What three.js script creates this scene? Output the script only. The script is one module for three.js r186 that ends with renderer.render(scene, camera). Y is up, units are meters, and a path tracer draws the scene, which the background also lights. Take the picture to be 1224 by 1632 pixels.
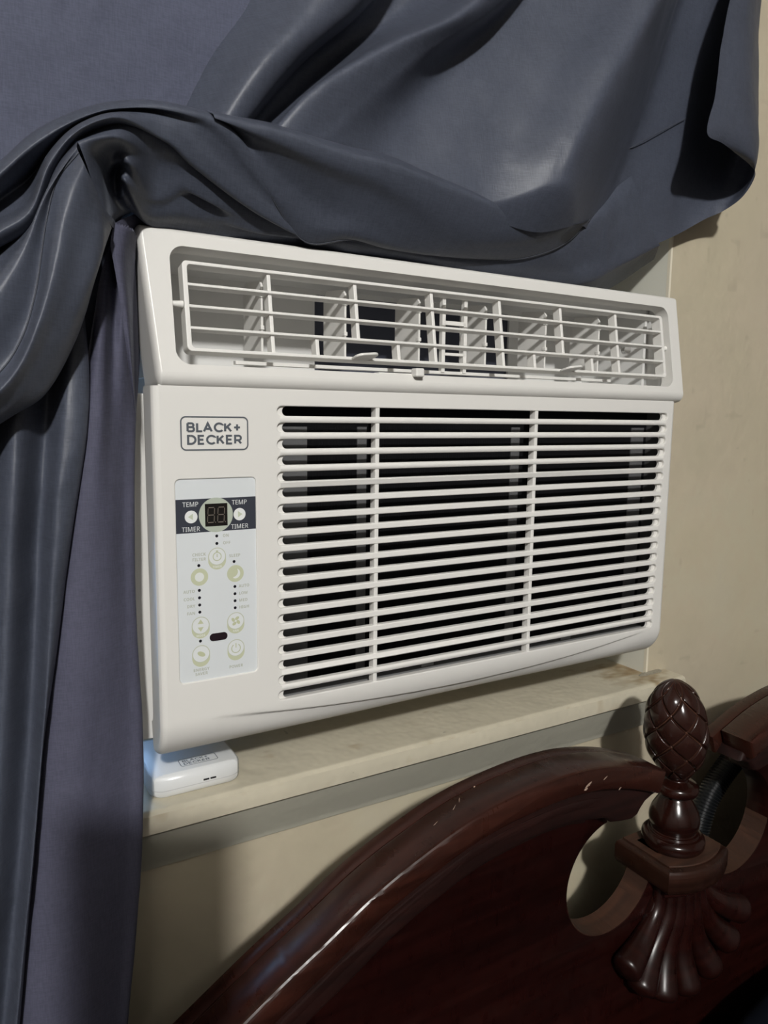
import * as THREE from 'three';
import { RoundedBoxGeometry } from 'three/addons/geometries/RoundedBoxGeometry.js';
import { mergeGeometries, mergeVertices, toCreasedNormals } from 'three/addons/utils/BufferGeometryUtils.js';
import { ImprovedNoise } from 'three/addons/math/ImprovedNoise.js';

// ---------------------------------------------------------------- camera, sky, light, exposure
const scene = new THREE.Scene();
const camera = new THREE.PerspectiveCamera(70.33, 1224 / 1632, 0.01, 60);
camera.rotation.order = 'YXZ';
camera.position.set(-0.3308, -0.0169, 0.441);
camera.rotation.set(THREE.MathUtils.degToRad(-7.4399), THREE.MathUtils.degToRad(-30.2731), THREE.MathUtils.degToRad(0.6598));
camera.updateMatrixWorld(true);
scene.background = new THREE.Color(0.36, 0.60, 1.0);      // evening sky outside the window
scene.backgroundIntensity = 4.0;
const LAMP = [-0.82, 1.0, 1.88], LAMP_POWER = 12.4;
const renderer = new THREE.WebGLRenderer({ antialias: true });
renderer.toneMapping = THREE.LinearToneMapping;
renderer.toneMappingExposure = 1.0;
renderer.shadowMap.enabled = true;

// ---------------------------------------------------------------- helpers
const FLOOR = -1.35, CEIL = 1.1, WALL = -0.0536;          // heights of floor and ceiling, face of the window wall
const noise = new ImprovedNoise();
let seed = 7;
const rnd = () => { seed = (seed * 1664525 + 1013904223) >>> 0; return seed / 4294967296; };
const V3 = (x, y, z) => new THREE.Vector3(x, y, z);
// the point of the plane z seen at a pixel of the photograph
const FPX = 816 / Math.tan(THREE.MathUtils.degToRad(70.33) / 2);
function at(px, py, z) {
  const d = V3((px - 612) / FPX, -(py - 816) / FPX, -1).applyQuaternion(camera.quaternion);
  return camera.position.clone().addScaledVector(d, (z - camera.position.z) / d.z);
}
const used = new Map();
function numbered(name) { const n = used.get(name) ?? 0; used.set(name, n + 1); return n ? name + '_' + String(n).padStart(3, '0') : name; }
function shade(o) { o.traverse((m) => { if (m.isMesh) { m.castShadow = true; m.receiveShadow = true; } }); return o; }
function tag(o, label, category, group) { o.userData.label = label; o.userData.category = category; if (group) o.userData.group = group; return o; }
function thing(name, label, category, pos = [0, 0, 0]) { const g = new THREE.Group(); g.name = numbered(name); g.position.set(...pos); tag(g, label, category); scene.add(g); return g; }
function part(name, geo, m, parent, label) { const o = new THREE.Mesh(geo, m); o.name = name; if (label) o.userData.label = label; parent.add(o); return o; }
function solo(name, geo, m, label, category) { const o = new THREE.Mesh(geo, m); o.name = numbered(name); tag(o, label, category); scene.add(o); return o; }
function struct(name, geo, m, label) { const o = new THREE.Mesh(geo, m); o.name = name; o.userData.kind = 'structure'; if (label) o.userData.label = label; scene.add(o); return o; }
const flat = (list) => mergeGeometries(list.map((g) => { const n = g.index ? g.toNonIndexed() : g; for (const k of Object.keys(n.attributes)) if (!['position', 'normal', 'uv'].includes(k)) n.deleteAttribute(k); return n; }));
function boxUV(g, s = 1) {
  g = g.index ? g.toNonIndexed() : g; const p = g.attributes.position, uv = new Float32Array(p.count * 2), a = V3(), b = V3(), c = V3();
  for (let i = 0; i < p.count; i += 3) {
    a.fromBufferAttribute(p, i); b.fromBufferAttribute(p, i + 1); c.fromBufferAttribute(p, i + 2);
    const n = b.clone().sub(a).cross(c.clone().sub(a)), ax = Math.abs(n.x), ay = Math.abs(n.y), az = Math.abs(n.z);
    [a, b, c].forEach((v, k) => { const [u, w] = az >= ax && az >= ay ? [v.x, v.y] : ay >= ax ? [v.x, v.z] : [v.z, v.y]; uv[(i + k) * 2] = u * s; uv[(i + k) * 2 + 1] = w * s; });
  }
  g.setAttribute('uv', new THREE.BufferAttribute(uv, 2)); return g;
}
const bx = (x0, x1, y0, y1, z0, z1, r = 0) => { const w = x1 - x0, h = y1 - y0, d = z1 - z0; const g = r ? new RoundedBoxGeometry(w, h, d, 3, Math.min(r, w / 2.01, h / 2.01, d / 2.01)) : new THREE.BoxGeometry(w, h, d); return g.translate((x0 + x1) / 2, (y0 + y1) / 2, (z0 + z1) / 2); };
function rrect(s, x0, x1, y0, y1, r) {
  s.moveTo(x0 + r, y0); s.lineTo(x1 - r, y0); s.absarc(x1 - r, y0 + r, r, -Math.PI / 2, 0); s.lineTo(x1, y1 - r); s.absarc(x1 - r, y1 - r, r, 0, Math.PI / 2);
  s.lineTo(x0 + r, y1); s.absarc(x0 + r, y1 - r, r, Math.PI / 2, Math.PI); s.lineTo(x0, y0 + r); s.absarc(x0 + r, y0 + r, r, Math.PI, Math.PI * 1.5); return s;
}
const extr = (shape, z0, z1, bevel = 0, seg = 3, curve = 12) => {
  const g = new THREE.ExtrudeGeometry(shape, { depth: z1 - z0 - 2 * bevel, bevelEnabled: bevel > 0, bevelThickness: bevel, bevelSize: bevel, bevelOffset: -bevel, bevelSegments: seg, curveSegments: curve });
  return g.translate(0, 0, z0 + bevel);
};
const poly = (pts) => new THREE.Shape(pts.map(([x, y]) => new THREE.Vector2(x, y)));
function gridGeo(nu, nv, f, flip) {                       // surface f(u, v) -> [x, y, z]
  const pos = [], uv = [], idx = [];
  for (let j = 0; j <= nv; j++) for (let i = 0; i <= nu; i++) { const p = f(i / nu, j / nv); pos.push(p[0], p[1], p[2]); uv.push(p[3] ?? p[0], p[4] ?? p[1]); }
  for (let j = 0; j < nv; j++) for (let i = 0; i < nu; i++) { const a = j * (nu + 1) + i, b = a + 1, c = a + nu + 1, d = c + 1; flip ? idx.push(a, c, b, b, c, d) : idx.push(a, b, c, b, d, c); }
  const g = new THREE.BufferGeometry(); g.setAttribute('position', new THREE.Float32BufferAttribute(pos, 3)); g.setAttribute('uv', new THREE.Float32BufferAttribute(uv, 2)); g.setIndex(idx); g.computeVertexNormals(); return g;
}
// textures
function dataTex(n, f, srgb, rep) {
  const d = new Uint8Array(n * n * 4);
  for (let y = 0; y < n; y++) for (let x = 0; x < n; x++) { const c = f(x / n, y / n), i = (y * n + x) * 4; for (let k = 0; k < 3; k++) d[i + k] = Math.max(0, Math.min(255, Math.round((c[k] ?? c[0]) * 255))); d[i + 3] = 255; }
  const t = new THREE.DataTexture(d, n, n); t.wrapS = t.wrapT = THREE.RepeatWrapping; t.magFilter = THREE.LinearFilter; t.minFilter = THREE.LinearMipmapLinearFilter; t.generateMipmaps = true;
  if (srgb) t.colorSpace = THREE.SRGBColorSpace; if (rep) t.repeat.set(...rep); t.needsUpdate = true; return t;
}
const hash = (x, y, s) => { let h = Math.imul(x, 374761393) ^ Math.imul(y, 668265263) ^ Math.imul(s, 1274126177); h = Math.imul(h ^ (h >>> 13), 1274126177); return ((h ^ (h >>> 16)) >>> 0) / 4294967296; };
function tile(u, v, nx, ny, s) {                          // tiling value noise
  const x = u * nx, y = v * ny, xi = Math.floor(x), yi = Math.floor(y), fx = x - xi, fy = y - yi, sx = fx * fx * (3 - 2 * fx), sy = fy * fy * (3 - 2 * fy);
  const h = (a, b) => hash(((a % nx) + nx) % nx, ((b % ny) + ny) % ny, s);
  return (h(xi, yi) * (1 - sx) + h(xi + 1, yi) * sx) * (1 - sy) + (h(xi, yi + 1) * (1 - sx) + h(xi + 1, yi + 1) * sx) * sy;
}
function canvasTex(w, h, draw) { const c = document.createElement('canvas'); c.width = w; c.height = h; draw(c.getContext('2d'), w, h); const t = new THREE.CanvasTexture(c); t.colorSpace = THREE.SRGBColorSpace; t.magFilter = THREE.LinearFilter; return t; }

// ---------------------------------------------------------------- materials
const std = (c, rough, o = {}) => new THREE.MeshPhysicalMaterial({ color: new THREE.Color().setRGB(...c), roughness: rough, ...o });
const wallBump = dataTex(512, (u, v) => [0.5 * tile(u, v, 24, 24, 1) + 0.3 * tile(u, v, 60, 60, 2) + 0.2 * tile(u, v, 150, 150, 3)], false, [1.6, 1.6]);
const wallTint = dataTex(512, (u, v) => { const a = tile(u, v, 5, 5, 11), b = tile(u, v, 17, 17, 12), c = tile(u, v, 90, 90, 13), spot = Math.max(0, tile(u, v, 70, 70, 14) - 0.9) * 2.0 * (tile(u, v, 9, 9, 15) > 0.55 ? 1 : 0); const k = 0.95 + 0.04 * a + 0.03 * b + 0.015 * c - spot * 0.28; return [k, k * (0.995 - 0.01 * b), k * (0.985 - 0.02 * a)]; }, true, [1.2, 1.2]);
const M = {};
M.wall = std([0.53, 0.475, 0.365], 0.62, { map: wallTint, bumpMap: wallBump, bumpScale: 0.0012, specularIntensity: 0.5 });
const sillTint = dataTex(1024, (u, v) => {         // 0.8 m a side; u runs along the sill, v above 0.66 is its top, below that its face
  const a = tile(u, v, 12, 12, 21), b = tile(u, v, 70, 24, 22), c = tile(u, v, 200, 200, 23), x = -0.44 + u * 0.8, z = (v - 1) * 0.8, top = v > 0.66;
  const speck = tile(u, v, 130, 130, 24) > 0.972 && tile(u, v, 16, 16, 27) > 0.5 ? 0.30 : 0;
  const blot = tile(u, v, 26, 60, 25) * 0.55 + tile(u, v, 110, 200, 26) * 0.45;
  let st = Math.max(0, blot - 0.74) * 0.5;
  if (top) { const near = Math.max(0, 1 - Math.hypot((x - 0.262) / 0.085, (z + 0.062) / 0.05)); st += Math.max(0, blot * 0.75 + near * 0.62 - 0.62) * 1.15; } else st += Math.max(0, tile(u, v, 18, 40, 28) * 0.5 + tile(u, v, 90, 90, 29) * 0.5 - 0.80) * 1.0;
  st = Math.min(st, 0.75);
  const k = 0.93 + 0.04 * a + 0.03 * b + 0.02 * c - speck * 0.5; return [k - st * 0.42, k - st * 0.55, k - st * 0.72];
}, true, [1.25, 1.25]); sillTint.offset.set(0.55, 0);
M.sill = std([0.60, 0.55, 0.43], 0.42, { map: sillTint, bumpMap: wallBump, bumpScale: 0.0014, specularIntensity: 0.6 });
M.stain = std([0.30, 0.22, 0.13], 0.7);
M.white = std([0.75, 0.735, 0.70], 0.34, { specularIntensity: 0.8 });
M.whiteCool = std([0.74, 0.735, 0.715], 0.34, { specularIntensity: 0.8 });
M.slat = std([0.80, 0.785, 0.75], 0.36, { specularIntensity: 0.8 });
M.panelLens = std([0.64, 0.66, 0.67], 0.22);
M.clip = std([0.7, 0.7, 0.68], 0.2, { transmission: 0.5, thickness: 0 });
M.dark = std([0.012, 0.012, 0.014], 0.6);
M.duct = std([0.055, 0.06, 0.085], 0.8);
M.filter = std([0.004, 0.004, 0.005], 0.8, { specularIntensity: 0.3,  bumpMap: dataTex(256, (u, v) => { const a = Math.sin(u * 256 * Math.PI / 4) * 0.5 + 0.5, b = Math.sin(v * 256 * Math.PI / 4) * 0.5 + 0.5; return [Math.max(a, b)]; }, false, [14, 14]), bumpScale: 0.0002 });
const meshTex = dataTex(128, (u, v) => { const g = (Math.floor(u * 32) % 2) * (Math.floor(v * 32) % 2); const n = 0.5 + 0.5 * tile(u, v, 32, 32, 31); return [g ? 0.16 : 0.25 + 0.45 * n]; }, true, [30, 30]);
M.filterFrame = std([0.42, 0.42, 0.43], 0.6, { map: meshTex });
M.chrome = std([0.7, 0.7, 0.7], 0.15, { metalness: 1 });
M.glass = std([1, 1, 1], 0.02, { transmission: 1, thickness: 0 });
M.skyBlocker = std([0.6, 0.58, 0.52], 0.9);
M.bulb = std([0.9, 0.88, 0.84], 0.5, { emissive: new THREE.Color().setRGB(1, 0.93, 0.82), emissiveIntensity: 6 });
M.puck = std([0.74, 0.75, 0.75], 0.22);
M.floorWood = std([0.07, 0.045, 0.03], 0.5);
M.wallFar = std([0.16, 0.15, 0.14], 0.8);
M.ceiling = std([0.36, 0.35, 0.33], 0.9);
const woodMap = dataTex(512, (u, v) => { const w = tile(u, v, 3, 3, 41) * 0.1, g = tile(u + w, v, 4, 70, 42) * 0.5 + tile(u, v, 10, 170, 43) * 0.3 + tile(u, v, 60, 60, 44) * 0.2; const k = 0.62 + 0.45 * g; return [k, k * 0.92, k * 0.9]; }, true, [3, 3]);
const woodRough = dataTex(512, (u, v) => { const s = 0.22 + 0.12 * tile(u, v, 30, 30, 45) + 0.08 * tile(u, v, 120, 20, 46); return [s]; }, false, [4, 4]);
M.wood = std([0.021, 0.0052, 0.0038], 1, { map: woodMap, roughnessMap: woodRough, specularIntensity: 0.9 });
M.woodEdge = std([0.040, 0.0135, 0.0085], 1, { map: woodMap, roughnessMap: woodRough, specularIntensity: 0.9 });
M.woodRaw = std([0.060, 0.028, 0.015], 0.6, { map: woodMap });
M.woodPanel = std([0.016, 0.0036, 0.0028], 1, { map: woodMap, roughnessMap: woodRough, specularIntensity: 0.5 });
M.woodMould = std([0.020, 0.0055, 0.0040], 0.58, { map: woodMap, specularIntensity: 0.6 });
M.woodPolished = std([0.022, 0.0068, 0.0048], 0.19, { map: woodMap });
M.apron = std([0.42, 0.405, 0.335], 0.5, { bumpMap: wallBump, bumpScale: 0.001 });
M.woodPlinth = std([0.030, 0.0125, 0.0075], 1, { map: woodMap, roughnessMap: woodRough });
M.scratch = std([0.30, 0.21, 0.16], 0.7);
M.hose = std([0.008, 0.009, 0.010], 0.32);
M.navy = std([0.006, 0.008, 0.014], 0.95, { specularIntensity: 0.15 });
const weave = dataTex(512, (u, v) => [0.45 * tile(u, v, 256, 24, 51) + 0.45 * tile(u, v, 24, 256, 52) + 0.1 * tile(u, v, 200, 200, 53)], false, [9, 9]);
const clothTint = dataTex(1024, (u, v) => { const k = 0.84 + 0.09 * tile(u, v, 480, 60, 54) + 0.09 * tile(u, v, 70, 500, 55) + 0.03 * tile(u, v, 7, 7, 56) + 0.02 * tile(u, v, 300, 300, 57); return [k]; }, true, [5, 5]);
const cloth = (c, rough, tr = 0) => std(c, rough, { map: clothTint, bumpMap: weave, bumpScale: 0.00010, specularIntensity: 0.75, side: THREE.DoubleSide, sheen: 0.35, sheenRoughness: 0.35, sheenColor: new THREE.Color(0.35, 0.38, 0.45), transmission: tr, thickness: 0 });
M.satin = cloth([0.067, 0.076, 0.104], 0.47);
M.satinThin = cloth([0.068, 0.077, 0.106], 0.47);
M.reverse = cloth([0.080, 0.088, 0.132], 0.85);
M.lining = cloth([0.078, 0.079, 0.121], 0.8);
M.thread = std([0.05, 0.055, 0.07], 0.8);

// ---------------------------------------------------------------- the room
const WX0 = -0.42, WX1 = 0.2776, WY0 = -0.28, WY1 = 0.72, WB = -0.24;   // window opening and back of the wall
const RX0 = -2.1, RX1 = 1.7, RZ = 3.2;
{
  const s = poly([[RX0, FLOOR], [RX1, FLOOR], [RX1, CEIL], [RX0, CEIL]]);
  s.holes.push(new THREE.Path([[WX0, WY0 - 0.02], [WX0, WY1], [WX1, WY1], [WX1, WY0 - 0.02]].map(([x, y]) => new THREE.Vector2(x, y))));
  struct('wall_back', boxUV(extr(s, WB, WALL)), M.wall);
  struct('wall_left', boxUV(bx(RX0 - 0.12, RX0, FLOOR, CEIL, WB, RZ)), M.wallFar);
  struct('wall_right', boxUV(bx(RX1, RX1 + 0.12, FLOOR, CEIL, WB, RZ)), M.wallFar);
  struct('wall_front', boxUV(bx(RX0 - 0.12, RX1 + 0.12, FLOOR, CEIL, RZ, RZ + 0.12)), M.wallFar);
  struct('floor', boxUV(bx(RX0 - 0.12, RX1 + 0.12, FLOOR - 0.1, FLOOR, WB, RZ + 0.12)), M.floorWood);
  struct('ceiling', bx(RX0 - 0.12, RX1 + 0.12, CEIL, CEIL + 0.1, WB, RZ + 0.12), M.ceiling);
  // painted bead on the corner of the reveal
  struct('trim_1', bx(WX1 - 0.0014, WX1 + 0.0012, WY0, WY1, WALL - 0.002, WALL + 0.0012), std([0.78, 0.72, 0.58], 0.5));
  struct('trim_5', bx(WX1 - 0.0012, WX1 + 0.0004, WY0, WY1, WB, WALL - 0.0003), std([0.72, 0.71, 0.62], 0.5), 'painted reveal at the right of the window, lightened in place of skylight');  // cooler liner paint, also lightened to stand in for skylight on the reveal
  // sill board with a rounded nose, and the sloped moulding under it
  const nose = [[WB, WY0 - 0.0165], [-0.0285, WY0 - 0.0165], [-0.0268, WY0 - 0.0150], [-0.0264, WY0 - 0.0055], [-0.0272, WY0 - 0.0022], [-0.0292, WY0 - 0.0004], [-0.032, WY0], [WB, WY0]];
  const bar = (pts, x0, x1) => { const g = new THREE.ExtrudeGeometry(poly(pts.map(([z, y]) => [-z, y])), { depth: x1 - x0, bevelEnabled: false }); g.rotateY(Math.PI / 2); g.translate(x0, 0, 0); return toCreasedNormals(g, 0.6); };
  const board = mergeGeometries([bar(nose, WX0 + 0.0005, WX1 - 0.0005), bar(nose.map(([z, y]) => [Math.max(z, WALL + 0.0003), y]), WX0 - 0.05, WX0 + 0.0005), bar(nose.map(([z, y]) => [Math.max(z, WALL + 0.0003), y]), WX1 - 0.0005, 0.307)]);
  struct('trim_2', boxUV(board), M.sill, 'painted window sill board with brown stains');
  struct('trim_3', boxUV(bar([[WALL, -0.2990], [-0.0335, -0.2990], [-0.0340, -0.3015], [-0.0372, -0.308], [-0.0440, -0.322], [-0.0478, -0.3285], [-0.0486, -0.3335], [-0.0500, -0.3345], [WALL, -0.335]], WX0 - 0.04, 0.297)), M.apron, 'sloped moulding under the sill');
  struct('baseboard_back', bx(RX0, RX1, FLOOR, FLOOR + 0.1, WALL, WALL + 0.014, 0.004), M.sill);
  // caulk lumps and brown stain flakes at the foot of the corner
  const lump = []; for (let i = 0; i < 9; i++) { const g = new THREE.SphereGeometry(0.0028 + rnd() * 0.002, 10, 6); g.scale(1.7, 0.35, 0.8); g.translate(0.270 + i * 0.0028, WY0 + 0.0004, WALL + 0.001 + rnd() * 0.002); lump.push(g); }
  struct('trim_4', flat(lump), M.sill, 'dried caulk at the foot of the corner');
}
{ // window behind the curtain: rails, sash, pane, side panels, and an added cover that dims the sky
  const w = new THREE.Group(); w.name = 'window_1'; w.userData.kind = 'structure'; scene.add(w);
  const fr = flat([bx(WX0, WX0 + 0.035, WY0, WY1, -0.215, -0.165, 0.004), bx(WX1 - 0.025, WX1, WY0, WY1, -0.215, -0.165, 0.004), bx(WX0, WX1, WY1 - 0.04, WY1, -0.215, -0.165, 0.004)]);
  part('window_frame', fr, M.white, w);
  part('bottom_rail', bx(WX0 + 0.03, WX1 - 0.02, WY0, -0.2373, -0.225, -0.165, 0.003), M.white, w);
  part('sash', flat([bx(WX0 + 0.035, WX1 - 0.025, 0.096, 0.136, -0.2, -0.175, 0.004), bx(WX0 + 0.035, WX1 - 0.025, 0.64, 0.68, -0.2, -0.175, 0.004), bx(WX0 + 0.035, WX0 + 0.07, 0.13, 0.65, -0.2, -0.175, 0.004), bx(WX1 - 0.06, WX1 - 0.025, 0.13, 0.65, -0.2, -0.175, 0.004)]), M.white, w);
  const pleats = (x0, x1, y0, y1) => { const n = 14, w = (x1 - x0) / n, g = []; for (let i = 0; i < n; i++) g.push(bx(x0 + i * w, x0 + (i + 0.94) * w, y0, y1, -0.194 + (i % 2) * 0.004, -0.186 + (i % 2) * 0.004)); return flat(g); };
  part('side_panel', pleats(WX0 + 0.034, -0.2225, -0.125, 0.097), M.white, w); part('side_panel', pleats(0.2225, WX1 - 0.022, -0.2372, 0.097), M.white, w);
  part('added_sky_blocker', bx(WX0 + 0.036, WX1 - 0.026, 0.118, WY1 - 0.04, -0.172, -0.1705), M.skyBlocker, w);  // unseen closed sheet, added to cut skylight through the sash
  part('pane', bx(WX0 + 0.068, WX1 - 0.058, 0.134, 0.644, -0.189, -0.186), M.glass, w);
}

// ---------------------------------------------------------------- ceiling lamp
{
  const t = thing('ceiling_lamp', 'small white glass globe lamp hanging under the ceiling', 'lamp', LAMP);
  part('globe', new THREE.SphereGeometry(0.052, 32, 20), M.bulb, t);
  part('ceiling_rose', new THREE.CylinderGeometry(0.07, 0.055, 0.03, 32).translate(0, CEIL - LAMP[1] - 0.015, 0), M.white, t);
  part('stem', new THREE.CylinderGeometry(0.012, 0.018, 0.04, 20).translate(0, 0.064, 0), M.white, t);
  const l = new THREE.PointLight(new THREE.Color().setRGB(1, 0.99, 0.965), LAMP_POWER); l.shadow.radius = 2.4; l.castShadow = true; l.name = 'lamp_glow'; t.add(l);
}

// ---------------------------------------------------------------- lettering drawn with strokes
function strokes(ctx, text, x, y, h, gap, lw) {           // geometric capitals, y is the top
  const G = {
    B: [0.74, (p) => { p.moveTo(0, 0); p.lineTo(0, 1); p.moveTo(0, 0); p.lineTo(0.42, 0); p.arc(0.42, 0.235, 0.235, -Math.PI / 2, Math.PI / 2); p.lineTo(0, 0.47); p.moveTo(0.42, 0.47); p.arc(0.44, 0.735, 0.265, -Math.PI / 2, Math.PI / 2); p.lineTo(0, 1); }],
    L: [0.58, (p) => { p.moveTo(0, 0); p.lineTo(0, 1); p.lineTo(0.56, 1); }],
    A: [0.92, (p) => { p.moveTo(0, 1); p.lineTo(0.44, 0); p.lineTo(0.88, 1); p.moveTo(0.17, 0.68); p.lineTo(0.71, 0.68); }],
    C: [0.86, (p) => { p.moveTo(0.84, 0.17); p.arc(0.5, 0.5, 0.5, -0.75, 0.75, true); }],
    K: [0.74, (p) => { p.moveTo(0, 0); p.lineTo(0, 1); p.moveTo(0.66, 0); p.lineTo(0.05, 0.6); p.moveTo(0.27, 0.42); p.lineTo(0.7, 1); }],
    '+': [0.72, (p) => { p.moveTo(-0.02, 0.5); p.lineTo(0.7, 0.5); p.moveTo(0.34, 0.1); p.lineTo(0.34, 0.9); }],
    D: [0.84, (p) => { p.moveTo(0.3, 0); p.lineTo(0, 0); p.lineTo(0, 1); p.lineTo(0.3, 1); p.arc(0.32, 0.5, 0.5, Math.PI / 2, -Math.PI / 2, true); }],
    E: [0.62, (p) => { p.moveTo(0.6, 0); p.lineTo(0, 0); p.lineTo(0, 1); p.lineTo(0.6, 1); p.moveTo(0, 0.49); p.lineTo(0.54, 0.49); }],
    R: [0.74, (p) => { p.moveTo(0, 1); p.lineTo(0, 0); p.lineTo(0.4, 0); p.arc(0.4, 0.29, 0.29, -Math.PI / 2, Math.PI / 2); p.lineTo(0, 0.58); p.moveTo(0.4, 0.58); p.lineTo(0.7, 1); }],
  };
  for (const ch of text) { const [w, f] = G[ch]; if (ch === 'A') x -= 0.14 * h; ctx.save(); ctx.translate(x, y); ctx.scale(h, h); ctx.lineWidth = lw / h; ctx.beginPath(); f(ctx); ctx.stroke(); ctx.restore(); x += (w + gap) * h; }
  return x;
}
function logo(ctx, w, h, color, frame, back) {
  if (back) { ctx.fillStyle = back; ctx.fillRect(0, 0, w, h); } else ctx.clearRect(0, 0, w, h);
  ctx.strokeStyle = color; ctx.lineCap = 'butt'; ctx.lineJoin = 'miter'; ctx.lineWidth = frame;
  ctx.beginPath(); ctx.roundRect(frame, frame, w - 2 * frame, h - 2 * frame, h * 0.14); ctx.stroke();
  const H = h * 0.222, lw = h * 0.056; ctx.save(); ctx.scale(1.12, 1);
  strokes(ctx, 'BLACK+', w * 0.112 / 1.12, h * 0.218, H, 0.335, lw); strokes(ctx, 'DECKER', w * 0.116 / 1.12, h * 0.565, H, 0.35, lw); ctx.restore();
}

// ---------------------------------------------------------------- window air conditioner
const ac = thing('window_air_conditioner', 'white window air conditioner with louvred outlet and slotted front grille', 'air conditioner');
{
  const XL = -0.232, XR = 0.231, RAD = 0.0045, YF = -0.2085;   // front panel sides, edge rounding, lower end of the flat face
  const PITCH = 0.010594, Y1 = -0.0138, SH = 0.0063, NS = 19;
  // ---- slotted flat face in two layers (the deeper one leaves a ledge at the slot ends)
  const face = (xa, xb, z0, z1, outline, extra, bev = 0) => {
    const s = poly(outline), p = new THREE.Path(), r = SH / 2, R = [], Lp = [];
    for (let i = 0; i < NS; i++) { const y = Y1 - i * PITCH, k = i / (NS - 1), a0 = xa - 0.0005 * k, b0 = xb - 0.004 * k; for (let a = 0; a <= 10; a++) { const t = Math.PI / 2 - a / 10 * Math.PI; R.push([b0 - r + Math.cos(t) * r, y + Math.sin(t) * r]); Lp.push([a0 + r - Math.cos(t) * r, y + Math.sin(t) * r]); } }
    p.setFromPoints([...R, ...Lp.reverse()].map(([x, y]) => new THREE.Vector2(x, y))); p.closePath(); s.holes.push(p);
    if (extra) s.holes.push(extra);
    if (!bev) return extr(s, z0, z1);
    return new THREE.ExtrudeGeometry(s, { depth: z1 - z0 - bev, bevelEnabled: true, bevelThickness: bev, bevelSize: bev, bevelOffset: -bev, bevelSegments: 2, curveSegments: 12 }).translate(0, 0, z0);
  };
  const lens = rrect(new THREE.Path(), -0.2195, -0.1684, -0.1843, -0.0558, 0.003);
  const BV = 0.0007, out = [[XL + RAD - BV, YF - BV], [XR - RAD + BV, YF - BV], [XR - RAD + BV, BV], [XL + RAD - BV, BV]], inn = [[-0.165, YF], [XR - RAD, YF], [XR - RAD, 0], [-0.165, 0]];
  const layers = [face(-0.1534, 0.2206, -0.0026, 0, out, lens, BV), face(-0.1492, 0.2166, -0.0048, -0.0026, inn)];
  // ---- sides and curved chin
  const prof = []; // (y, z, ny, nz)
  prof.push([0, 0, 0, 1]); for (let i = 1; i <= 8; i++) prof.push([YF * i / 8, 0, 0, 1]);
  const NC = 28; for (let i = 1; i <= NC; i++) { const t = i / NC, a = t * 1.42, y = YF - Math.sin(a) * 0.0290, z = -(1 - Math.cos(a)) * 0.0265; prof.push([y, z, 0, 0]); }
  for (let i = 9; i < prof.length; i++) { const q0 = prof[i - 1], q1 = prof[Math.min(i + 1, prof.length - 1)], dy = q1[0] - q0[0], dz = q1[1] - q0[1], l = Math.hypot(dy, dz); prof[i][2] = dz / l; prof[i][3] = -dy / l; }
  const crease = (x) => YF - 0.0015 - 0.0145 * Math.max(0, 1 - Math.pow((x - 0.005) / 0.2, 2)) ;
  const P = (s) => { const f = Math.min(s, 1) * (prof.length - 1), i = Math.min(prof.length - 2, Math.floor(f)), k = f - i; return prof[i].map((v, j) => v * (1 - k) + prof[i + 1][j] * k); };
  const side = []; for (let a = 0; a <= 6; a++) { const t = a / 6 * Math.PI / 2; side.push([RAD - Math.sin(t) * 0 - RAD * Math.cos(t) * 1, RAD - RAD * Math.sin(t)]); }
  const strip = (sx, s0, s1, ns) => gridGeo(8, ns, (u, v) => { const [y, z, ny, nz] = P(s0 + (s1 - s0) * v), k = u * 8; const [dx, dep] = k < 1.01 ? [0, 0.022 - k * (0.022 - RAD)] : side[Math.round((k - 1) / 7 * 6)] ?? side[6]; const x = sx < 0 ? XL + dx : XR - dx; return [x, y - ny * dep, z - nz * dep]; }, sx > 0);
  const sf = 8 / (prof.length - 1);
  const strips = [strip(-1, 0, 1, 50), strip(1, 0, 1, 50)];
  const chin = gridGeo(150, 46, (u, v) => {
    const x = XL + RAD + (XR - XL - 2 * RAD) * u, [y, z, ny, nz] = P(sf + (1 - sf) * v), d = y - crease(x), inX = Math.max(0, 1 - Math.pow((x - 0.005) / 0.205, 2));
    const step = d < 0 && d > -0.02 ? -0.0016 * Math.min(1, inX * 3) * THREE.MathUtils.smoothstep(-d, 0, 0.0012) * (1 - THREE.MathUtils.smoothstep(-d, 0.002, 0.016)) : 0;
    return [x, y + ny * step, z + nz * step];
  });
  chin.index.array.reverse(); chin.computeVertexNormals();
  const under = bx(XL + 0.004, XR - 0.004, -0.2372, -0.2352, -0.036, -0.0225);
  const fp = part('front_panel', flat([...layers, ...strips, chin, under]), M.white, ac);
  // ---- slats and ribs
  const sp = new THREE.Shape(), h = (PITCH - SH) / 2 + 0.00005; rrect(sp, -0.0048, 0.00005, -h, h, 0.0009);
  const sg = (len) => new THREE.ExtrudeGeometry(sp, { depth: len, bevelEnabled: false, curveSegments: 5 }).rotateY(-Math.PI / 2).scale(1, 1, -1);
  for (let i = 0; i < NS - 1; i++) {
    const y = Y1 - (i + 0.5) * PITCH, k = i / NS, x0 = -0.1516, x1 = 0.2188 - 0.004 * k;
    const g = new THREE.ExtrudeGeometry(sp, { depth: x1 - x0, bevelEnabled: false, curveSegments: 5 }); g.rotateY(Math.PI / 2); g.scale(1, 1, -1); const ix = g; const pa = ix.attributes.position.array, na = ix.attributes.normal.array;
    for (let q = 0; q < pa.length; q += 9) for (let c = 0; c < 3; c++) { let a = pa[q + 3 + c]; pa[q + 3 + c] = pa[q + 6 + c]; pa[q + 6 + c] = a; a = na[q + 3 + c]; na[q + 3 + c] = na[q + 6 + c]; na[q + 6 + c] = a; }
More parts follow.
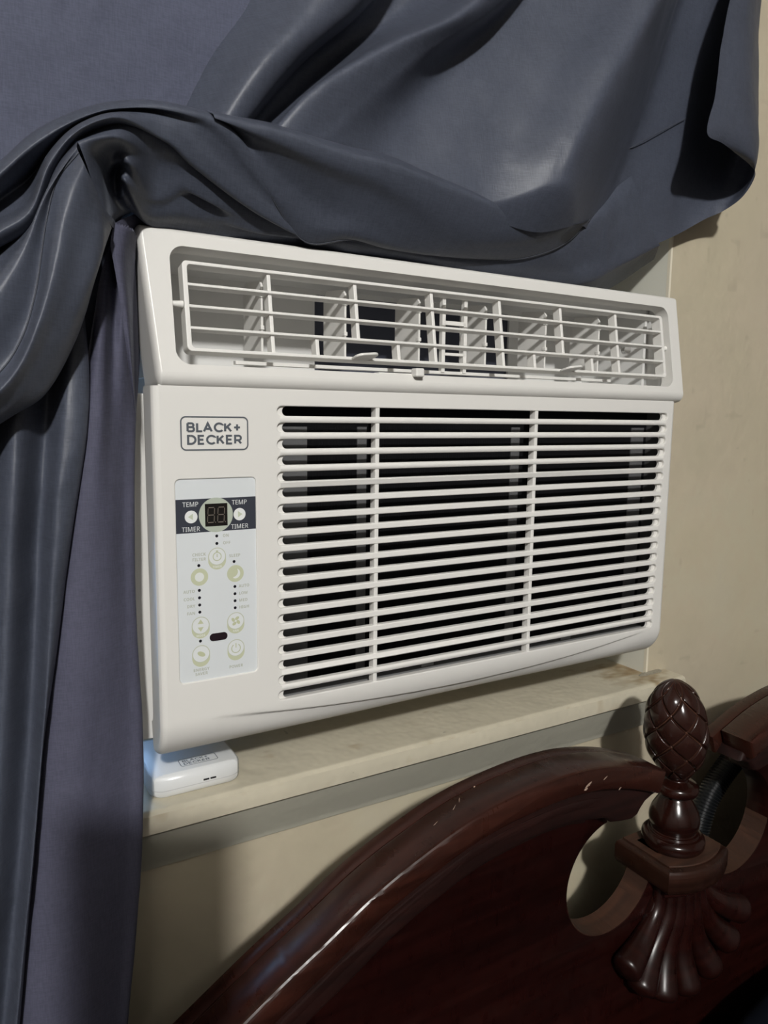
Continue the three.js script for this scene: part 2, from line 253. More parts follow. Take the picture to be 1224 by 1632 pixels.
    ix.translate(x0, y, 0); part('grille_slat', toCreasedNormals(ix, 0.9), M.slat, fp);
  }
  for (const x of [-0.0789, 0.0664]) part('grille_rib', bx(x - 0.0016, x + 0.0016, Y1 - 18 * PITCH - 0.004, Y1 + 0.004, -0.0075, -0.0006, 0.0005), M.slat, fp);
  // ---- cabinet, flange, filter
  part('cabinet', flat([bx(-0.222, 0.222, -0.2345, 0.0885, -0.46, -0.116), bx(-0.222, -0.219, -0.2345, 0.0885, -0.117, -0.03), bx(0.219, 0.222, -0.2345, 0.0885, -0.117, -0.03), bx(-0.222, 0.222, 0.0858, 0.0885, -0.117, -0.03), bx(-0.222, 0.222, -0.2372, -0.2345, -0.46, -0.03), bx(-0.22, 0.22, 0.001, 0.007, -0.117, -0.012)]), M.whiteCool, ac);
  part('side_flange', flat([bx(-0.2425, -0.221, -0.229, -0.004, -0.034, -0.029, 0.001), bx(-0.2400, -0.2375, -0.228, -0.02, -0.029, -0.0272, 0.0006), bx(0.221, 0.2385, -0.232, -0.004, -0.034, -0.029, 0.001)]), M.white, ac);
  part('latch_clip', bx(0.2375, 0.247, -0.039, -0.019, -0.031, -0.028, 0.001), M.clip, ac, 'clear plastic tab on the right edge');
  const ft = part('filter', bx(-0.165, 0.222, -0.215, -0.004, -0.0225, -0.0215), M.filter, ac);
  part('filter_housing', flat([bx(0.2190, 0.2215, -0.214, -0.003, -0.0225, -0.0045), bx(-0.165, -0.1625, -0.214, -0.003, -0.0225, -0.0045), bx(-0.165, 0.2215, -0.0055, -0.003, -0.0225, -0.0045)]), std([0.06, 0.06, 0.06], 0.6), ac);
  const FZ = -0.0205, FRIBS = [[-0.1325, 0.0090], [-0.0804, 0.0038], [0.0622, 0.0044], [0.2065, 0.0080]];
  for (const [x, w] of FRIBS) part('filter_rib', bx(x - w, x + w, -0.212, -0.024, -0.0216, FZ), M.filterFrame, ft);
  part('filter_rib', bx(-0.124, 0.198, -0.0990, -0.0950, -0.0216, FZ), M.filterFrame, ft);
  part('drain_tray', bx(-0.16, 0.222, -0.216, -0.2105, -0.0216, -0.004), std([0.3, 0.3, 0.3], 0.5), ac);
  for (const x of [-0.0285, 0.1180]) part('filter_tab', bx(x, x + 0.012, -0.211, -0.2035, -0.0205, -0.016, 0.001), std([0.3, 0.3, 0.3], 0.5), ft);
  // ---- badge
  const bw = 0.0435, bh = 0.0217; const badge = new THREE.PlaneGeometry(bw, bh); badge.translate(-0.2162 + bw / 2, -0.0172 - bh / 2, 0.00025);
  part('badge', badge, new THREE.MeshPhysicalMaterial({ roughness: 0.34, specularIntensity: 0.8, transparent: true, map: canvasTex(1024, 512, (c, w, hh) => logo(c, w, hh, '#565b62', 20, null)) }), fp, 'printed framed maker name');
  // ---- control panel: flat print on a recessed sheet
  const PW = 0.0511, PH = 0.1285;
  const tex = canvasTex(816, 2048, (c, w, hh) => {
    const X = (u) => u * w, Y = (v) => v * hh, mm = w / 51.1;
    c.fillStyle = '#d9dddf'; c.fillRect(0, 0, w, hh);
    c.fillStyle = '#3a3d46'; c.fillRect(0, Y(0.097), w, Y(0.163));
    c.fillStyle = '#b4bcae'; c.beginPath(); c.arc(X(0.491), Y(0.179), 10.9 * mm, 0, 7); c.fill();
    for (const [u, d] of [[0.185, -1], [0.79, 1]]) { c.fillStyle = '#e6e8e6'; c.beginPath(); c.arc(X(u), Y(0.182), 3.95 * mm, 0, 7); c.fill(); c.fillStyle = '#c3c9b4'; c.beginPath(); c.moveTo(X(u) + d * 1.9 * mm, Y(0.182)); c.lineTo(X(u) - d * 1.1 * mm, Y(0.182) - 2.0 * mm); c.lineTo(X(u) - d * 1.1 * mm, Y(0.182) + 2.0 * mm); c.fill(); }
    const T = (s, u, v, px, col, al = 'center', wt = '') => { c.fillStyle = col; c.font = wt + ' ' + px * mm + 'px sans-serif'; c.textAlign = al; c.textBaseline = 'middle'; c.fillText(s, X(u), Y(v)); };
    for (const u of [0.18, 0.79]) { T('TEMP', u, 0.122, 4.0, '#dcdedd'); T('TIMER', u, 0.242, 4.0, '#dcdedd'); }
    const pale = '#b3b7ab', dot = (u, v) => { c.fillStyle = '#1b1b22'; c.beginPath(); c.arc(X(u), Y(v), 0.95 * mm, 0, 7); c.fill(); };
    dot(0.495, 0.283); dot(0.495, 0.32); T('ON', 0.61, 0.283, 2.7, pale, 'center', 'bold'); T('OFF', 0.62, 0.32, 2.7, pale, 'center', 'bold');
    T('CHECK', 0.27, 0.368, 2.7, pale, 'center', 'bold'); T('FILTER', 0.27, 0.392, 2.7, pale, 'center', 'bold'); T('SLEEP', 0.72, 0.387, 2.7, pale, 'center', 'bold');
    dot(0.265, 0.422); dot(0.71, 0.418);
    for (const [v, l, r] of [[0.545, 'AUTO', 'AUTO'], [0.582, 'COOL', 'LOW'], [0.618, 'DRY', 'MED'], [0.654, 'FAN', 'HIGH']]) { dot(0.265, v); dot(0.715, v); T(l, 0.21, v + 0.002, 2.7, pale, 'right', 'bold'); T(r, 0.765, v, 2.7, pale, 'left', 'bold'); }
    dot(0.265, 0.80); T('ENERGY', 0.27, 0.946, 2.7, pale, 'center', 'bold'); T('SAVER', 0.27, 0.967, 2.7, pale, 'center', 'bold'); T('POWER', 0.715, 0.957, 2.7, pale, 'center', 'bold');
    const olive = '#c3c7aa', btn = (u, v, word) => {
      const x = X(u), y = Y(v), r = 5.7 * mm; c.fillStyle = olive; c.beginPath(); c.arc(x, y, r, 0, Math.PI, true); c.arc(x, y + 2.6 * mm, r, Math.PI, 0, true); c.fill();
      c.fillStyle = '#dee1e1'; c.beginPath(); c.arc(x, y, r * 0.94, 0, 7); c.fill(); c.strokeStyle = '#bcc0b0'; c.lineWidth = 0.35 * mm; c.stroke();
      if (word) { c.fillStyle = '#dde0da'; c.font = 'bold ' + 2.0 * mm + 'px sans-serif'; c.textAlign = 'center'; c.fillText(word, x, y + 6.5 * mm); }
    };
    c.strokeStyle = olive; c.fillStyle = olive;
    btn(0.495, 0.385, 'TIMER'); btn(0.272, 0.722, 'MODE'); btn(0.72, 0.722, 'FAN'); btn(0.27, 0.866, ''); btn(0.718, 0.862, '');
    c.strokeStyle = '#babfa4'; c.fillStyle = '#babfa4'; c.lineWidth = 0.6 * mm;
    c.beginPath(); c.arc(X(0.495), Y(0.385), 2.6 * mm, 0, 7); c.stroke(); c.fillRect(X(0.495) - 0.3 * mm, Y(0.385) - 1.6 * mm, 0.6 * mm, 2 * mm); c.fillRect(X(0.495) - 0.7 * mm, Y(0.385) - 3.9 * mm, 1.4 * mm, 1 * mm);
    for (const [u, v] of [[0.27, 0.479], [0.725, 0.479]]) { c.fillStyle = olive; c.beginPath(); c.arc(X(u), Y(v), 5.5 * mm, 0, 7); c.fill(); }
    c.fillStyle = '#dfe2df'; c.beginPath(); c.arc(X(0.27), Y(0.479), 2.9 * mm, 0, 7); c.fill();
    c.beginPath(); c.arc(X(0.725), Y(0.479), 3.2 * mm, -1.2, 2.0); c.arc(X(0.69), Y(0.47), 3.4 * mm, 1.5, -0.6, true); c.fill();
    c.fillStyle = '#bfc3a3';
    for (const d of [-1, 1]) { c.beginPath(); c.moveTo(X(0.272), Y(0.722) + d * 4.0 * mm); c.lineTo(X(0.272) - 1.9 * mm, Y(0.722) + d * 1.1 * mm); c.lineTo(X(0.272) + 1.9 * mm, Y(0.722) + d * 1.1 * mm); c.fill(); }
    for (let a = 0; a < 4; a++) { c.save(); c.translate(X(0.72), Y(0.722)); c.rotate(a * Math.PI / 2 + 0.5); c.beginPath(); c.ellipse(1.9 * mm, 0, 1.5 * mm, 1.0 * mm, 0.5, 0, 7); c.fill(); c.restore(); }
    c.save(); c.translate(X(0.27), Y(0.866)); c.rotate(0.5); c.beginPath(); c.ellipse(0.2 * mm, 0, 2.7 * mm, 1.5 * mm, 0, 0, 7); c.fill(); c.restore();
    c.lineWidth = 0.6 * mm; c.beginPath(); c.arc(X(0.718), Y(0.864), 2.9 * mm, -Math.PI / 2 + 0.6, Math.PI * 1.5 - 0.6); c.stroke(); c.fillRect(X(0.718) - 0.3 * mm, Y(0.864) - 3.4 * mm, 0.6 * mm, 3 * mm);
  });
  const pg = new THREE.ShapeGeometry(rrect(new THREE.Shape(), 0, PW, 0, PH, 0.003), 8); { const p = pg.attributes.position, uv = pg.attributes.uv; for (let i = 0; i < p.count; i++) uv.setXY(i, p.getX(i) / PW, p.getY(i) / PH); }
  pg.translate(-0.2195, -0.1843, -0.0011);
  const cp = part('control_panel', flat([pg]), new THREE.MeshPhysicalMaterial({ map: tex, roughness: 0.25 }), ac, 'grey membrane with printed buttons');
  part('panel_backing', bx(-0.2198, -0.168, -0.1846, -0.0555, -0.0024, -0.0014), M.white, cp);
  // display with two dim digits, and the receiver window
  const disp = canvasTex(256, 176, (c, w, hh) => {
    c.fillStyle = '#1d1b19'; c.fillRect(0, 0, w, hh); c.strokeStyle = '#6b645c'; c.lineWidth = 8;
    for (const x0 of [26, 140]) { c.save(); c.transform(1, 0, -0.08, 1, x0 + 10, 30); for (const [a, b, e, f] of [[6, 0, 68, 0], [6, 58, 68, 58], [6, 116, 68, 116], [0, 6, 0, 52], [74, 6, 74, 52], [0, 64, 0, 110], [74, 64, 74, 110]]) { c.beginPath(); c.moveTo(a, b); c.lineTo(e, f); c.stroke(); } c.fillStyle = '#6b645c'; c.beginPath(); c.arc(90, 116, 5, 0, 7); c.fill(); c.restore(); }
  });
  const dg = new THREE.PlaneGeometry(0.0143, 0.0142); dg.translate(-0.2195 + PW * 0.494, -0.0558 - PH * 0.178, -0.0009);
  part('display', dg, new THREE.MeshPhysicalMaterial({ map: disp, roughness: 0.12 }), cp, 'unlit two digit display');
  part('receiver_window', extr(rrect(new THREE.Shape(), -0.0058, 0.0058, -0.0025, 0.0025, 0.0024), -0.0011, -0.0007, 0.0001, 1, 8).translate(-0.2195 + PW * 0.494, -0.0558 - PH * 0.79, 0), std([0.02, 0.012, 0.016], 0.1), cp);

  // ---- upper housing: leaning frame round the air outlet
  const tilt = new THREE.Matrix4().makeRotationX(-0.165).setPosition(0, 0.0005, 0.0048);
  const RX = 0.0030, RT = 0.0045, RB = 0.0075, RZ2 = 0.0075, HX0 = -0.2355, HX1 = 0.2375, HY0 = 0, HY1 = 0.0950;
  const hs = poly([[HX0 + RX, HY0 + RB], [HX1 - RX, HY0 + RB], [HX1 - RX, HY1 - RT], [HX0 + RX, HY1 - RT]]);
  hs.holes.push(rrect(new THREE.Path(), -0.2175, 0.2225, 0.0125, 0.0835, 0.009));
  const frontFace = new THREE.ShapeGeometry(hs, 12), holeS = rrect(new THREE.Shape(), -0.2185, 0.2235, 0.0115, 0.0845, 0.010); holeS.holes.push(rrect(new THREE.Path(), -0.2175, 0.2225, 0.0125, 0.0835, 0.009));
  const loop = []; [[HX1 - RX, HY0 + RB, -90], [HX1 - RX, HY1 - RT, 0], [HX0 + RX, HY1 - RT, 90], [HX0 + RX, HY0 + RB, 180]].forEach(([x, y, a0]) => { for (let a = 0; a <= 10; a++) { const t = (a0 + a * 9) * Math.PI / 180; loop.push([x, y, Math.cos(t), Math.sin(t)]); } }); loop.push(loop[0]);
  const outer = gridGeo(loop.length - 1, 11, (u, v) => { const [x, y, nx, ny] = loop[Math.round(u * (loop.length - 1))], k = Math.round(v * 11), t = Math.min(k, 9) / 9 * Math.PI / 2, dz = k > 9 ? (k - 9) * 0.013 : 0; return [x + nx * RX * Math.sin(t), y + ny * (ny > 0 ? RT : RB) * Math.sin(t), -RZ2 * (1 - Math.cos(t)) - dz]; }, true);
  const hg = flat([frontFace, outer, extr(holeS, -0.012, -0.00005)]); { const p = hg.attributes.position; for (let i = 0; i < p.count; i++) if (p.getX(i) < -0.222) p.setX(i, p.getX(i) + 0.0068 * (1 - p.getY(i) / HY1)); } hg.applyMatrix4(tilt);
  const hous = part('outlet_housing', hg, M.white, ac);
  // duct behind it
  const dz0 = -0.010, dz1 = -0.113;
  const back = poly([[-0.2225, 0.009], [0.2255, 0.009], [0.2255, 0.087], [-0.2225, 0.087]]); back.holes.push(rrect(new THREE.Path(), -0.078, 0.123, 0.012, 0.080, 0.003));
  part('outlet_duct', flat([bx(-0.2245, -0.2195, 0.007, 0.0875, dz1, dz0), bx(0.2245, 0.2275, 0.007, 0.0875, dz1, dz0), bx(-0.2225, 0.2255, 0.0838, 0.0858, dz1, dz0 - 0.008), bx(-0.2225, 0.2255, 0.0075, 0.0105, dz1, dz0 + 0.004), extr(back, dz1 + 0.004, dz1 + 0.0065)]), M.whiteCool, ac);
  part('blower_opening', bx(-0.13, 0.14, 0.01, 0.083, dz1 + 0.0005, dz1 + 0.0035), M.duct, ac);
  // louver frame with bars
  const A = -0.2097, B = 0.2177, YB = 0.0213, YT = 0.0762;
  const lf = new THREE.Shape(); rrect(lf, A, B, YB, YT, 0.003); lf.holes.push(rrect(new THREE.Path(), A + 0.003, B - 0.003, YB + 0.0022, YT - 0.0022, 0.0022));
  const lg = extr(lf, -0.0125, -0.0026, 0.0005, 2, 6).applyMatrix4(tilt);
  const lo = part('louver_frame', lg, M.slat, hous);
  for (let i = 1; i < 4; i++) { const y = YT - 0.0011 - (YT - YB - 0.0022) * i / 4; part('louver_bar', bx(A + 0.0015, B - 0.0015, y - 0.0009, y + 0.0009, -0.0100, -0.0026, 0.0005).applyMatrix4(tilt), M.slat, lo); }
  const yBar4 = YT - 0.0011 - (YT - YB - 0.0022) * 0.75;
  [-0.154, -0.0915, -0.0287, 0.0342, 0.0971, 0.1606].forEach((x, i) => part('louver_rib', bx(x - 0.0013, x + 0.0013, i === 1 || i === 4 ? yBar4 : YB + 0.001, YT - 0.001, -0.0125, -0.0046, 0.0005).applyMatrix4(tilt), M.slat, lo));
  for (const x of [-0.1228, -0.0600, 0.0657, 0.1288]) part('louver_rib', bx(x - 0.0013, x + 0.0013, YB + 0.001, yBar4, -0.0125, -0.0046, 0.0005).applyMatrix4(tilt), M.slat, lo);
  for (const x of [-0.0925, 0.0955]) { const g = extr(rrect(new THREE.Shape(), -0.0085, 0.0085, 0, 0.014, 0.005), -0.0009, 0.0009, 0.0006, 2, 8).rotateX(Math.PI / 2 - 0.06).rotateZ(0.10).translate(x, YB + 0.0005, -0.003).applyMatrix4(tilt); part('finger_tab', g, M.slat, lo); }
  for (const [x, y] of [[-0.2135, 0.049], [0.2195, 0.047]]) part('pivot_pin', new THREE.CylinderGeometry(0.0016, 0.0022, 0.007, 16).rotateZ(Math.PI / 2).translate(x, y, -0.009), M.slat, lo);
  part('pivot_screw', new THREE.CylinderGeometry(0.0042, 0.0042, 0.004, 20).rotateX(Math.PI / 2).translate(0.196, 0.046, -0.03), M.chrome, hous);
  // vertical vanes
  const vs = poly([[-0.066, 0.030], [-0.062, 0.024], [-0.033, 0.0215], [-0.031, 0.024], [-0.031, 0.069], [-0.034, 0.0725], [-0.060, 0.075], [-0.066, 0.070]]);
  for (const x of [-0.1512, -0.0887, -0.0261, 0.0370, 0.1003, 0.1625]) { const g = extr(vs, -0.0008, 0.0008, 0.0003, 1).rotateY(-Math.PI / 2); part('air_vane', flat([g, bx(-0.0013, 0.0013, 0.061, 0.064, -0.034, -0.0300, 0.0006), bx(-0.0013, 0.0013, 0.040, 0.043, -0.034, -0.0300, 0.0006)]).translate(x, 0, 0), M.slat, hous); }
  part('air_vane', flat([bx(-0.006, -0.003, 0.018, 0.078, -0.034, -0.030), bx(0.0145, 0.0175, 0.018, 0.078, -0.034, -0.030), bx(-0.004, 0.016, 0.054, 0.057, -0.034, -0.030), bx(-0.004, 0.016, 0.031, 0.033, -0.034, -0.030)]), M.slat, hous, 'square link between the vanes');
  part('link_bar', bx(-0.17, 0.18, 0.0165, 0.019, -0.036, -0.031, 0.0005), M.slat, hous);
  // slider lever under the bars
  part('slider_lever', flat([bx(-0.0535, -0.0465, 0.0112, 0.0172, 0.001, 0.0085, 0.0012), bx(-0.080, -0.050, 0.0118, 0.0136, -0.006, 0.002, 0.0008)]), M.slat, hous, 'small square slider knob');
  part('ledge_strip', flat([bx(-0.2, -0.135, 0.0105, 0.0130, -0.008, 0.0), bx(-0.135, -0.118, 0.0105, 0.0120, -0.012, -0.002)]), M.slat, hous);
}

// ---------------------------------------------------------------- small white box on the sill
{
  const t = thing('white_charger', 'small glossy white rounded box with framed lettering on the window sill', 'charger', [-0.1985, WY0, -0.0735]);
  const g = extr(rrect(new THREE.Shape(), -0.0325, 0.0325, -0.0335, 0.0335, 0.011), 0, 0.0165, 0.0042, 6, 16).rotateX(-Math.PI / 2);
  part('case', toCreasedNormals(g, 0.7), M.puck, t);
  const lg = new THREE.PlaneGeometry(0.0275, 0.0118).rotateX(-Math.PI / 2).translate(0.004, 0.0167, 0.0190);
  part('lettering', lg, new THREE.MeshPhysicalMaterial({ roughness: 0.24, transparent: true, map: canvasTex(512, 220, (c, w, h) => logo(c, w, h, '#7f858c', 10, null)) }), t);
  for (const x of [0.0035, 0.0085]) part('port', bx(x, x + 0.0042, 0.0072, 0.0085, 0.0330, 0.0338, 0.0003), M.dark, t);
  part('seam', extr(rrect(new THREE.Shape(), -0.03265, 0.03265, -0.03365, 0.03365, 0.0111), 0.0058, 0.0062, 0, 1, 16).rotateX(-Math.PI / 2), std([0.5, 0.5, 0.5], 0.4), t);
}

// ---------------------------------------------------------------- curtains: sheets lofted through guide curves
function sheet(curves, nu, nv, amp = 0.0012, sc = 1, threads = []) { // curves run along t; the sheet runs across them
  const C = curves.map((c) => new THREE.CatmullRomCurve3(c.map(([x, y, z, w]) => w ? V3(x, y, z) : at(x, y, z / 1000)), false, 'centripetal'));
  const n = C.length, rows = [];
  for (let j = 0; j <= nv; j++) { const pts = C.map((c) => c.getPointAt(j / nv)); rows.push(new THREE.CatmullRomCurve3(pts, false, 'centripetal')); }
  const surf = (u, v) => {
    const p = rows[Math.round(v * nv)].getPoint(u), x = p.x, y = p.y;
    const w = noise.noise(x * 22 * sc, y * 22 * sc, p.z * 20) + 0.5 * noise.noise(x * 55 * sc, y * 48 * sc, 7 + p.z * 30) + 0.22 * noise.noise(x * 140, y * 120, 3);
    let z = p.z + w * amp;
    const over = THREE.MathUtils.smoothstep(x, -0.262, -0.228) * (1 - THREE.MathUtils.smoothstep(x, 0.225, 0.25)), lim = -0.013 + (y - 0.0945) * 1.25;   // the folds over the unit lean back to where its top carries them
    if (over > 0 && y > 0.085) { const d = z - (lim - 0.016); if (d > 0) z += (0.36 * d + 0.64 * 0.004 * (1 - Math.exp(-d / 0.004)) - d) * over; }
    return [x, y, z, x, y];
  };
  const g = gridGeo(nu, nv, surf);
  g.userData.threads = threads.map((i) => { const pts = []; for (let j = 0; j <= nv; j += 2) { const q = surf(i / (n - 1), j / nv); pts.push(V3(q[0], q[1], q[2] + 0.0003)); } return new THREE.TubeGeometry(new THREE.CatmullRomCurve3(pts), 240, 0.00042, 5); });
  return g;
}
{
  const t = thing('curtain', 'blue grey satin curtain gathered and draped over the top of the air conditioner', 'curtain');
  const S = (name, curves, nu, nv, m = M.satin, amp, threads) => { const g = sheet(curves, nu, nv, amp, 1, threads), o = part(name, g, m, t); for (const q of g.userData.threads) part('seam', q, M.thread, o); return o; };
  // back sheet with diagonal folds (left to right)
  S('reverse_panel', [
    [[-260, -260, -14], [-260, 100, -14], [-260, 380, -14]],
    [[0, -260, -12], [0, 60, -9], [0, 300, -14]],
    [[220, -260, -10], [180, 0, -7], [150, 230, -10]],
    [[430, -260, -8], [340, 0, -8], [260, 205, -8]],
    [[620, -260, -10], [500, 0, -10], [360, 210, -10]],
  ], 120, 120, M.reverse, 0.0019);
  S('hanging_panel', [
    [[505, -260, -14], [385, 0, -14], [325, 90, -14], [272, 196, -14]],
    [[560, -260, 6], [440, 0, 6], [370, 90, 6], [310, 200, 4]],
    [[640, -260, 26], [500, 0, 26], [420, 95, 26], [345, 205, 20]],
    [[720, -260, 22], [578, -10, 22], [470, 95, 22], [380, 205, 18]],
    [[738, -260, 6], [592, 0, 6], [482, 98, 6], [388, 206, 8]],
    [[746, -260, -16], [600, 0, -16], [490, 100, -16], [392, 208, -4]],
    [[800, -260, -18], [650, 0, -18], [540, 90, -18], [400, 212, -6]],
    [[880, -260, 6], [715, 0, 6], [580, 80, 6], [420, 214, 4]],
    [[930, -260, 28], [754, 0, 28], [620, 70, 28], [500, 142, 26], [430, 216, 20]],
    [[985, -260, 22], [800, 0, 22], [665, 90, 22], [500, 230, 20]],
    [[1010, -260, -4], [830, 0, -4], [705, 120, -4], [600, 260, 6]],
    [[1050, -260, 2], [880, 0, 2], [770, 140, 4], [680, 300, 12]],
    [[1100, -260, 14], [950, 0, 14], [860, 140, 16], [760, 336, 18]],
    [[1140, -260, 34], [1020, 0, 36], [955, 110, 38], [890, 250, 38], [862, 358, 34]],
    [[1160, -260, 38], [1046, 0, 40], [986, 110, 42], [920, 240, 42], [888, 362, 34]],
    [[1184, -260, 2], [1077, 0, 0], [1037, 120, -2], [991, 240, -4], [938, 370, -10]],
    [[1190, -260, -16], [1085, 0, -17], [1047, 125, -18], [1005, 243, -18], [962, 372, -22], [950, 436, -30]],
    [[1240, -260, -22], [1135, 0, -22], [1105, 150, -24], [1075, 270, -26], [1040, 392, -28]],
    [[1270, -260, -26], [1172, 0, -27], [1150, 150, -28], [1130, 260, -30], [1085, 371, -31]],
    [[1295, -260, -24], [1205, 0, -25], [1190, 150, -25], [1172, 260, -26], [1122, 350, -26]],
    [[1305, -260, -8], [1213, 0, -8], [1207, 150, -6], [1195, 265, -10], [1155, 335, -18]],
    [[1296, -260, 10], [1211, 0, 10], [1208, 150, 12], [1207, 250, 10], [1185, 312, -2]],
    [[1280, -260, 24], [1197, 0, 24], [1192, 150, 26], [1200, 240, 24], [1203, 280, 8]],
    [[1262, -260, 28], [1163, 0, 28], [1150, 70, 29], [1140, 150, 31], [1127, 212, 33], [1150, 228, 27], [1190, 258, 16]],
  ], 420, 150, M.satinThin, 0.0010);
  // gathered roll in front
  S('gathered_roll', [
    [[330, 176, 19], [440, 198, 18], [560, 234, 16], [620, 248, 16], [784, 318, 17], [880, 352, 20], [912, 356, 18]],
    [[336, 178, 31], [440, 203, 31], [560, 241, 28], [620, 257, 28], [784, 328, 28], [880, 360, 26], [916, 357, 18]],
    [[345, 186, 37], [438, 216, 38], [552, 258, 37], [612, 276, 37], [770, 345, 35], [876, 367, 26], [920, 357, 15]],
    [[352, 193, 28], [430, 235, 27], [540, 285, 26], [604, 302, 29], [750, 362, 34], [872, 374, 24], [925, 356, 11]],
    [[358, 200, 24], [426, 256, 22], [530, 318, 21], [600, 335, 28], [735, 378, 29], [868, 383, 17], [930, 354, 7]],
    [[364, 206, 29], [430, 276, 29], [524, 346, 31], [596, 356, 32], [720, 392, 22], [862, 396, 9], [935, 352, 2]],
    [[370, 212, 26], [436, 288, 26], [522, 368, 27], [589, 369, 23], [648, 388, 14], [796, 409, 4], [855, 407, 1], [905, 385, -2], [940, 350, -4]],
    [[372, 218, 17], [440, 300, 13], [526, 372, 11], [592, 374, 8], [660, 393, 3], [798, 413, -6], [857, 411, -8], [907, 389, -9], [943, 352, -10]],
  ], 110, 220, M.satin, 0.0012, [6]);
  // hem below the seam, tucked behind the unit
  S('hem', [
    [[500, 350, -16], [600, 356, -18], [700, 376, -18], [800, 396, -18], [860, 384, -16], [930, 338, -14], [1006, 280, -20]],
    [[505, 366, 2], [600, 370, 2], [700, 396, -2], [800, 408, -4], [856, 404, -4], [938, 352, -6], [1014, 300, -19]],
    [[505, 374, 8], [600, 382, 6], [700, 404, 2], [800, 420, -2], [866, 416, -4], [950, 378, -10], [1026, 334, -20]],
    [[505, 384, 2], [600, 396, 0], [700, 415, -4], [800, 434, -8], [884, 434, -12], [964, 406, -17], [1040, 368, -22]],
    [[505, 392, -12], [600, 405, -13], [700, 422, -15], [820, 442, -17], [930, 452, -22], [996, 420, -23], [1052, 391, -25]],
    [[505, 388, -38], [600, 400, -38], [700, 418, -40], [820, 438, -42], [928, 450, -36], [995, 419, -31], [1051, 390, -29]],
    [[-0.03, 0.0905, -0.09, 1], [0.03, 0.0905, -0.09, 1], [0.09, 0.0905, -0.09, 1], [0.15, 0.0905, -0.09, 1], [0.19, 0.0905, -0.088, 1], [0.22, 0.11, -0.07, 1], [0.25, 0.135, -0.05, 1]],
  ], 60, 140, M.satin, 0.0014);
  // arching swag on the left: outer fold and rope like inner fold
  S('swag', [
    [[-160, 420, 4], [0, 262, 4], [60, 210, 4], [150, 172, 4], [230, 165, 4], [300, 176, 7], [350, 196, 11], [425, 276, 15], [520, 364, 15]],
    [[-160, 405, 21], [0, 257, 22], [60, 206, 24], [150, 167, 24], [230, 159, 24], [300, 170, 25], [350, 188, 28], [427, 270, 26], [521, 362, 21]],
    [[-160, 425, 34], [0, 276, 37], [66, 222, 37], [150, 180, 37], [230, 169, 36], [300, 180, 36], [348, 200, 34], [429, 278, 30], [522, 363, 22]],
    [[-160, 450, 30], [0, 300, 30], [60, 252, 26], [110, 206, 26], [160, 181, 28], [228, 173, 29], [292, 188, 30], [346, 214, 32], [431, 288, 29], [522, 364, 22]],
    [[-160, 455, 16], [0, 318, 13], [48, 282, 11], [88, 230, 13], [150, 186, 21], [222, 176, 26], [288, 191, 30], [340, 221, 34], [432, 294, 30], [522, 365, 22]],
    [[-160, 470, 26], [-10, 352, 26], [42, 318, 28], [76, 246, 34], [126, 197, 38], [200, 177, 41], [284, 194, 42], [334, 226, 44], [434, 300, 38], [523, 366, 25]],
    [[-160, 490, 45], [-8, 374, 48], [46, 338, 50], [80, 258, 52], [128, 206, 52], [204, 184, 50], [280, 201, 50], [328, 234, 49], [434, 308, 42], [523, 367, 25]],
    [[-160, 510, 38], [-6, 396, 41], [52, 360, 42], [90, 268, 44], [130, 218, 42], [210, 194, 40], [274, 211, 40], [320, 246, 38], [432, 318, 34], [523, 368, 24]],
    [[-160, 505, 17], [-6, 392, 19], [50, 356, 20], [94, 262, 21], [134, 214, 21], [210, 190, 20], [274, 207, 19], [322, 240, 17], [432, 314, 16], [523, 366, 13]],
  ], 110, 220, M.satin, 0.0010);
  // crumpled cloth below the rope fold, lying over the unit's top
  S('crumpled_drape', [
    [[108, 222, 22], [150, 194, 26], [215, 180, 26], [285, 205, 26], [340, 245, 22], [430, 310, 14], [530, 362, 6]],
    [[118, 226, 42], [160, 206, 42], [220, 194, 40], [280, 222, 38], [330, 256, 32], [420, 320, 20], [528, 368, 8]],
    [[124, 228, 48], [168, 218, 48], [226, 218, 50], [272, 252, 26], [325, 282, 36], [412, 333, 22], [526, 372, 6]],
    [[136, 258, 46], [176, 246, 32], [226, 248, 50], [270, 288, 44], [330, 298, 18], [405, 345, 20], [524, 376, 4]],
    [[150, 298, 44], [184, 276, 14], [210, 280, 40], [262, 312, 38], [318, 322, 26], [400, 354, 8], [522, 380, 0]],
    [[166, 338, 42], [188, 314, 14], [208, 308, 24], [260, 336, 24], [310, 344, 12], [410, 366, 2], [520, 384, -4]],
    [[178, 360, 28], [192, 338, 10], [216, 330, 4], [262, 353, 2], [310, 365, -4], [414, 382, -9], [520, 392, -12]],
    [[178, 364, -20], [194, 342, -28], [216, 335, -32], [262, 357, -34], [310, 368, -36], [414, 384, -38], [520, 394, -38]],
    [[-0.30, 0.085, -0.09, 1], [-0.26, 0.088, -0.09, 1], [-0.22, 0.0905, -0.09, 1], [-0.18, 0.0905, -0.09, 1], [-0.14, 0.0905, -0.09, 1], [-0.08, 0.0905, -0.09, 1], [-0.01, 0.0905, -0.09, 1]],
  ], 100, 180, M.satin, 0.0018);
